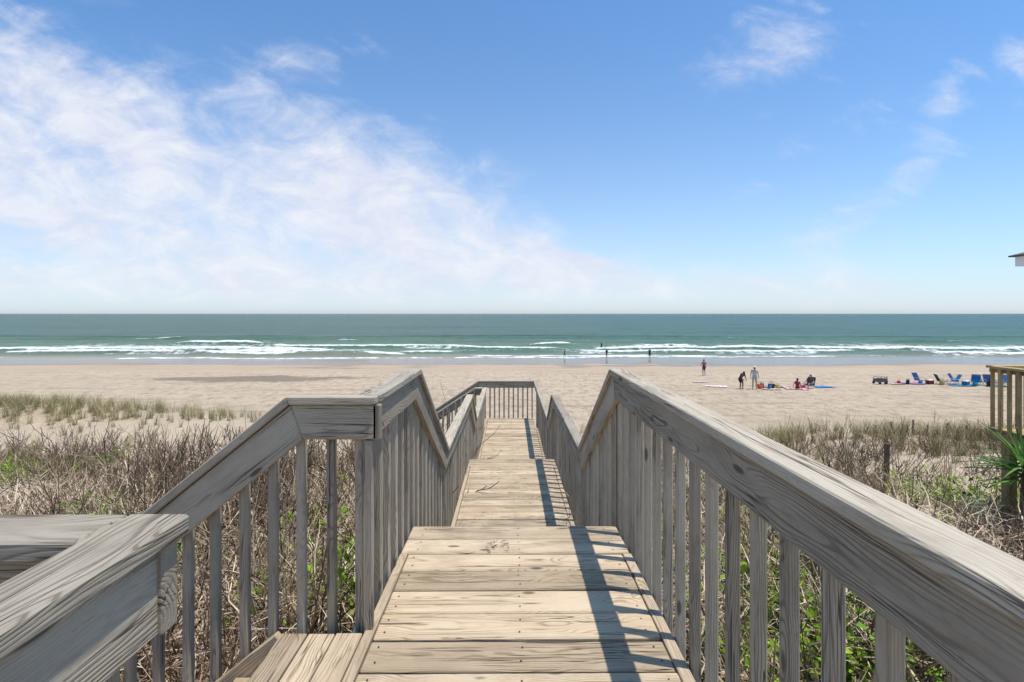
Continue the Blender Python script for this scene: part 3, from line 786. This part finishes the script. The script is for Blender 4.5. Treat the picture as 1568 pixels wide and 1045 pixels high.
person('seated_sunbather',22.3,35.2,-.8,'towel',1.65,SK,(.25,.03,.05),(.2,.03,.04),BR,longhair=True,sleeves=False,legs='bikini')
person('seated_person',23.45,35.6,2.2,'chair',1.74,SK2,(.04,.04,.05),(.05,.06,.09),BK)
person('wading_woman',15.8,74.3,2.6,'walk',1.62,SK2,(.02,.02,.03),(.02,.02,.03),BK,longhair=True,sleeves=False,legs='bikini')
person('wading_man',22.8,74.2,.4,'stand',1.72,SK2,(.03,.04,.08),(.02,.02,.04),BK)
person('wading_child',9.2,76.5,1.0,'walk',1.35,SK2,(.05,.03,.05),(.04,.04,.06),BR)
person('swimmer',19.1,95,.3,'reach',1.65,SK2,(.03,.03,.04),(.03,.03,.05),BK).location.z=SL-.35
person('swimmer',103.6,91,.3,'stand',1.75,SK2,(.03,.03,.04),(.03,.03,.05),BK).location.z=SL-.25
# ------------------------------------------------------------------ beach gear
def tube(V,Fq,pts,r=.012):
    for i in range(len(pts)-1): caps(V,Fq,pts[i],r,pts[i+1],r)
def cloth(V,Fq,P00,P10,P11,P01,nu=6,nv=8,sag=.03):
    b=len(V)
    P00,P10,P11,P01=map(Vector,(P00,P10,P11,P01));nn=(P10-P00).cross(P01-P00).normalized()
    for i in range(nv+1):
        for j in range(nu+1):
            u=j/nu;v=i/nv;p=P00*(1-u)*(1-v)+P10*u*(1-v)+P11*u*v+P01*(1-u)*v-nn*sag*math.sin(math.pi*u)
            V.append(tuple(p))
    for i in range(nv):
        for j in range(nu): k=b+i*(nu+1)+j;Fq.append([k,k+1,k+nu+2,k+nu+1])
M_metal=plain('aluminium_tube',(.55,.55,.56),.35,.05,10,.5,.9)
def chair(x,y,yaw,col):
    e=link(bpy.data.objects.new('beach_chair',None));V=[];Fq=[]
    for sx in(-.28,.28):
        tube(V,Fq,[(sx,.28,.26),(sx,-.2,.22),(sx,-.5,.85)]);tube(V,Fq,[(sx,.28,.27),(sx,.25,.01),(sx,-.35,.01),(sx,-.2,.22)]);tube(V,Fq,[(sx*1.1,.22,.45),(sx*1.1,-.3,.48)],.018);tube(V,Fq,[(sx,.26,.26),(sx*1.1,.22,.45)])
    tube(V,Fq,[(-.28,-.5,.85),(.28,-.5,.85)]);tube(V,Fq,[(-.28,.28,.26),(.28,.28,.26)])
    new_mesh_obj('frame',V,Fq,[M_metal],parent=e)
    V=[];Fq=[];cloth(V,Fq,(-.27,.28,.27),(.27,.28,.27),(.27,-.2,.23),(-.27,-.2,.23));cloth(V,Fq,(-.27,-.2,.23),(.27,-.2,.23),(.27,-.5,.85),(-.27,-.5,.85))
    new_mesh_obj('fabric',V,Fq,[plain('chair_fabric',col,.8)],True,parent=e)
    e.location=(x,y,gz(x,y)+.01);e.rotation_euler.z=yaw;return e
def towel(x,y,yaw,c1,c2,w=.8,l=1.6):
    V=[];Fq=[];nu,nv=14,26;mi=[]
    ca,sa=math.cos(yaw),math.sin(yaw)
    for i in range(nv+1):
        for j in range(nu+1):
            a=(j/nu-.5)*w;b=(i/nv-.5)*l;X_=x+a*ca-b*sa;Y_=y+a*sa+b*ca
            V.append((X_-x,Y_-y,gz(X_,Y_)+.03+.05*float(fbm(np.array([X_*3.]),np.array([Y_*3.]),77)[0])))
    for i in range(nv):
        for j in range(nu): k=i*(nu+1)+j;Fq.append([k,k+1,k+nu+2,k+nu+1]);mi.append((i//3)%2)
    o=new_mesh_obj('beach_towel',V,Fq,[plain('towel_a',c1,.95),plain('towel_b',c2,.95)],True,matidx=mi);o.location=(x,y,0)
def bag(x,y,yaw,col,s=1):
    V=[];Fq=[];n=16
    for k in range(7):
        t=k/6;w=.2+.07*t-.03*math.sin(t*6);d=.09+.03*math.sin(t*3)
        for j in range(n):
            a=6.2832*j/n;ca,sa=math.cos(a),math.sin(a)
            V.append((w*math.copysign(abs(ca)**.5,ca),d*math.copysign(abs(sa)**.5,sa),.36*t))
    for k in range(6):
        for j in range(n): Fq.append([k*n+j,k*n+(j+1)%n,k*n+n+(j+1)%n,k*n+n+j])
    Fq.append(list(range(n))[::-1])
    for yy in(-.08,.08): tube(V,Fq,[(-.12,yy,.33),(-.09,yy,.52),(0,yy,.58),(.09,yy,.52),(.12,yy,.33)],.01)
    o=new_mesh_obj('beach_bag',V,Fq,[plain('bag_canvas',col,.85)]);o.location=(x,y,gz(x,y));o.rotation_euler.z=yaw;o.scale=(s,s,s)
def cooler(x,y,yaw,col):
    e=link(bpy.data.objects.new('cooler_box',None))
    me=bpy.data.meshes.new('c');bm=bmesh.new()
    bmesh.ops.create_cube(bm,size=1);
    for v in bm.verts: k=.92 if v.co.z<0 else 1;v.co=Vector((v.co.x*.6*k,v.co.y*.36*k,v.co.z*.3+.16))
    bmesh.ops.bevel(bm,geom=list(bm.edges),offset=.025,segments=2,affect='EDGES');bm.to_mesh(me);me.materials.append(plain('cooler_body',col,.4))
    o=link(bpy.data.objects.new('body',me));o.parent=e
    me=bpy.data.meshes.new('c2');bm=bmesh.new();bmesh.ops.create_cube(bm,size=1)
    for v in bm.verts: v.co=Vector((v.co.x*.63,v.co.y*.39,v.co.z*.07+.352))
    bmesh.ops.bevel(bm,geom=list(bm.edges),offset=.02,segments=2,affect='EDGES');bm.to_mesh(me);me.materials.append(plain('cooler_lid',(.75,.75,.74),.4))
    o=link(bpy.data.objects.new('lid',me));o.parent=e
    V=[];Fq=[];tube(V,Fq,[(-.33,-.1,.25),(-.37,-.1,.42),(-.37,.1,.42),(-.33,.1,.25)],.012);tube(V,Fq,[(.33,-.1,.25),(.36,-.1,.15),(.36,.1,.15),(.33,.1,.25)],.012)
    new_mesh_obj('handles',V,Fq,[M_nail],parent=e)
    e.location=(x,y,gz(x,y));e.rotation_euler.z=yaw
def cart(x,y,yaw,col):
    e=link(bpy.data.objects.new('beach_wagon',None));V=[];Fq=[]
    for sx in(-.5,.5):
        for sy in(-.28,.28): tube(V,Fq,[(sx,sy,.2),(sx,sy,.72)],.015)
    for z in(.25,.72): tube(V,Fq,[(-.5,-.28,z),(.5,-.28,z),(.5,.28,z),(-.5,.28,z),(-.5,-.28,z)],.015)
    tube(V,Fq,[(.5,0,.3),(.95,0,.75)],.014);tube(V,Fq,[(.93,-.1,.75),(.93,.1,.75)],.014)
    new_mesh_obj('frame',V,Fq,[M_nail],parent=e)
    V=[];Fq=[]
    zt=.55
    cloth(V,Fq,(-.5,-.27,.26),(.5,-.27,.26),(.5,-.27,zt),(-.5,-.27,zt));cloth(V,Fq,(-.5,.27,.26),(.5,.27,.26),(.5,.27,zt),(-.5,.27,zt));cloth(V,Fq,(-.49,-.28,.26),(-.49,.28,.26),(-.49,.28,zt),(-.49,-.28,zt));cloth(V,Fq,(.49,-.28,.26),(.49,.28,.26),(.49,.28,zt),(.49,-.28,zt));cloth(V,Fq,(-.5,-.27,.27),(.5,-.27,.27),(.5,.27,.27),(-.5,.27,.27))
    new_mesh_obj('fabric_tub',V,Fq,[plain('wagon_fabric',col,.8)],True,parent=e)
    V=[];Fq=[]
    for sx in(-.38,.38):
        for sy in(-.33,.33):
            b=len(V)
            for (rr,yy) in((.03,-.045),(.12,-.045),(.14,-.03),(.14,.03),(.12,.045),(.03,.045)):
                for j in range(18): t=6.2832*j/18;V.append((sx+rr*math.cos(t),sy+yy,.14+rr*math.sin(t)))
            for k in range(5):
                for j in range(18): Fq.append([b+k*18+j,b+k*18+(j+1)%18,b+k*18+18+(j+1)%18,b+k*18+18+j])
    new_mesh_obj('wheels',V,Fq,[plain('tyre',(.03,.03,.03),.7)],True,parent=e)
    e.location=(x,y,gz(x,y));e.rotation_euler.z=yaw;e.scale=(.85,.85,.85)
NAVY=(.02,.05,.16);BLUE=(.03,.16,.40);TEAL=(.02,.28,.33);RED=(.45,.04,.04);BLKC=(.03,.03,.035)
chair(23.45,35.55,2.2,BLKC)
bag(19.6,35.6,.3,(.5,.10,.08));bag(20.0,36.0,1.3,(.10,.25,.10));bag(20.35,35.6,.8,BLUE,.9);bag(20.8,36.1,.1,(.05,.05,.06));bag(21.1,35.8,.5,(.55,.4,.1),.8);bag(22.9,35.4,.5,(.3,.05,.2),.7)
towel(16.9,37.2,1.4,(.75,.73,.7),(.7,.5,.45));towel(22.2,35.2,1.2,(.6,.15,.2),(.6,.5,.5));towel(25.2,36.4,1.5,BLUE,(.05,.25,.5));towel(21.3,36.6,1.2,(.5,.5,.5),(.1,.1,.3))
towel(20.2,35.2,1.4,(.5,.25,.1),(.6,.6,.6),.8,1.4);towel(17.2,41.0,1.4,(.6,.25,.35),(.7,.6,.6),.7,1.2)
cart(31.8,39.0,.2,(.12,.12,.13));bag(32.5,39.2,.7,(.1,.1,.12))
for i,(x,c1,c2) in enumerate(((33.2,RED,(.6,.6,.6)),(34.1,NAVY,BLUE),(35.0,(.5,.1,.25),(.1,.1,.3)),(35.9,TEAL,(.5,.5,.5)))): towel(x,39.0+.3*(i%2),1.5,c1,c2,.8,1.1)
bag(33.6,39.2,.4,RED,.7);bag(34.2,39.0,1.1,BLKC,.8);bag(34.6,39.4,.9,NAVY,.8);bag(35.4,39.1,.2,TEAL,.7);cooler(36.1,39.0,.3,(.2,.03,.03))
chair(35.7,39.5,3.3,NAVY);chair(37.0,38.8,4.4,BLKC);chair(37.7,38.6,1.2,BLUE);chair(38.3,38.9,3.6,NAVY);chair(38.9,37.9,2.2,BLUE);chair(39.6,38.2,5.0,TEAL);chair(39.5,37.3,2.7,NAVY);chair(40.2,37.2,3.9,BLKC);chair(40.9,37.6,1.9,BLUE)
cooler(38.1,37.9,.5,BLUE);bag(38.4,37.4,.4,TEAL);bag(39.0,36.9,1.0,BLKC);bag(36.6,38.4,.4,(.4,.3,.1));towel(37.5,37.6,1.3,BLUE,TEAL);towel(39.6,36.6,1.3,TEAL,NAVY)
# ------------------------------------------------------------------ world
SUN=Vector((.26,-.06,1)).normalized()
el=math.asin(SUN.z);rot=math.atan2(SUN.x,SUN.y)
W=bpy.data.worlds.new("World");S.world=W;W.use_nodes=True;nt=W.node_tree;g=G(nt)
bg=nt.nodes['Background']
sky=g.n('ShaderNodeTexSky',sky_type='NISHITA',sun_disc=False)
sky.sun_elevation=el;sky.sun_rotation=rot;sky.air_density=1.0;sky.dust_density=.6;sky.ozone_density=2.0
tc=g.n('ShaderNodeTexCoord').outputs['Generated']
dx,dy,dz=g.sep(tc)
ay=g.m('MAXIMUM',g.m('ABSOLUTE',dy),.12)
u=g.m('DIVIDE',dx,ay);v=g.m('DIVIDE',g.m('MAXIMUM',dz,0.0),ay)
blobs=[(-1.0,.45,-30,.45,.15,1.1),(-1.05,.28,-8,.5,.13,1.0),(-.24,.27,-24,.25,.085,1.15),(-.45,.19,-8,.42,.08,.75),(.03,.14,-14,.26,.03,.6),(-.6,.07,0,.9,.05,.75),
 (.59,.58,25,.16,.10,.55),(.96,.46,60,.10,.04,.6),(1.13,.58,45,.08,.05,.7),(-.47,.56,10,.16,.05,.45),(-.3,.42,-20,.2,.04,.4),(.84,.28,35,.28,.04,.45),(.6,.06,0,.6,.04,.45),(.75,.40,30,.3,.05,.3),(.15,.115,0,.06,.012,.7)]
Msum=None
for cu,cv,an,su,svv,w in blobs:
    a=math.radians(an);du=g.m('SUBTRACT',u,cu);dv=g.m('SUBTRACT',v,cv)
    p=g.m('DIVIDE',g.m('ADD',g.m('MULTIPLY',du,math.cos(a)),g.m('MULTIPLY',dv,math.sin(a))),su)
    q=g.m('DIVIDE',g.m('SUBTRACT',g.m('MULTIPLY',dv,math.cos(a)),g.m('MULTIPLY',du,math.sin(a))),svv)
    e=g.m('MULTIPLY',g.m('EXPONENT',g.m('MULTIPLY',g.m('ADD',g.m('MULTIPLY',p,p),g.m('MULTIPLY',q,q)),-.8)),w)
    Msum=e if Msum is None else g.m('ADD',Msum,e)
Msum=g.m('MINIMUM',Msum,1.15)
a=math.radians(-28)
cu_=g.m('ADD',g.m('MULTIPLY',u,math.cos(a)),g.m('MULTIPLY',v,math.sin(a)));cv_=g.m('SUBTRACT',g.m('MULTIPLY',v,math.cos(a)),g.m('MULTIPLY',u,math.sin(a)))
wv=g.comb(g.m('MULTIPLY',cu_,2.0),g.m('MULTIPLY',cv_,5.5),0.0)
n1=g.noise(wv,1.3,8,.6,.8);n2=g.noise(g.comb(g.m('MULTIPLY',u,1.0),g.m('MULTIPLY',v,1.9),3.0),7.0,8,.65,.5)
nn=g.m('ADD',g.m('MULTIPLY',n1,.6),g.m('MULTIPLY',n2,.4))
d=g.m('ADD',g.m('MULTIPLY',Msum,.68),g.m('MULTIPLY',g.m('SUBTRACT',nn,.5),2.2))
dens=g.m('MULTIPLY',g.ss(.08,.98,d),g.ss(.0,.25,Msum))
hz=g.m('EXPONENT',g.m('MULTIPLY',v,-4.8))
c=g.mix(1.0,sky.outputs[0],(.74,1.15,1.44),'MULTIPLY')
c=g.mix(g.m('MULTIPLY',hz,.9),c,(6.0,6.6,7.1))
shade=g.ss(.3,.75,n2)
cc=g.mix(shade,(5.7,5.9,6.9),(6.9,7.0,7.4))
c=g.mix(g.m('MULTIPLY',dens,.92),c,cc)
hz2=g.m('EXPONENT',g.m('MULTIPLY',v,-75.0))
c=g.mix(g.m('MULTIPLY',hz2,.65),c,(4.0,4.5,4.7))
g.put(bg.inputs['Color'],c);bg.inputs['Strength'].default_value=.132
sl=bpy.data.lights.new('sun','SUN');sl.energy=4.6;sl.angle=math.radians(.5);sl.color=(1,.945,.86)
so=link(bpy.data.objects.new('sun',sl));so.rotation_euler=SUN.to_track_quat('Z','Y').to_euler()
# ------------------------------------------------------------------ camera
cd=bpy.data.cameras.new('camera');cd.sensor_width=36;cd.lens=36*F/1568;cd.shift_y=-42/1568;cd.clip_start=.02;cd.clip_end=60000
co=link(bpy.data.objects.new('camera',cd));co.location=(0,0,0);co.rotation_euler=(math.radians(90),0,math.radians(-.25))
S.camera=co
S.view_settings.view_transform='Standard';S.view_settings.look='None';S.view_settings.exposure=0
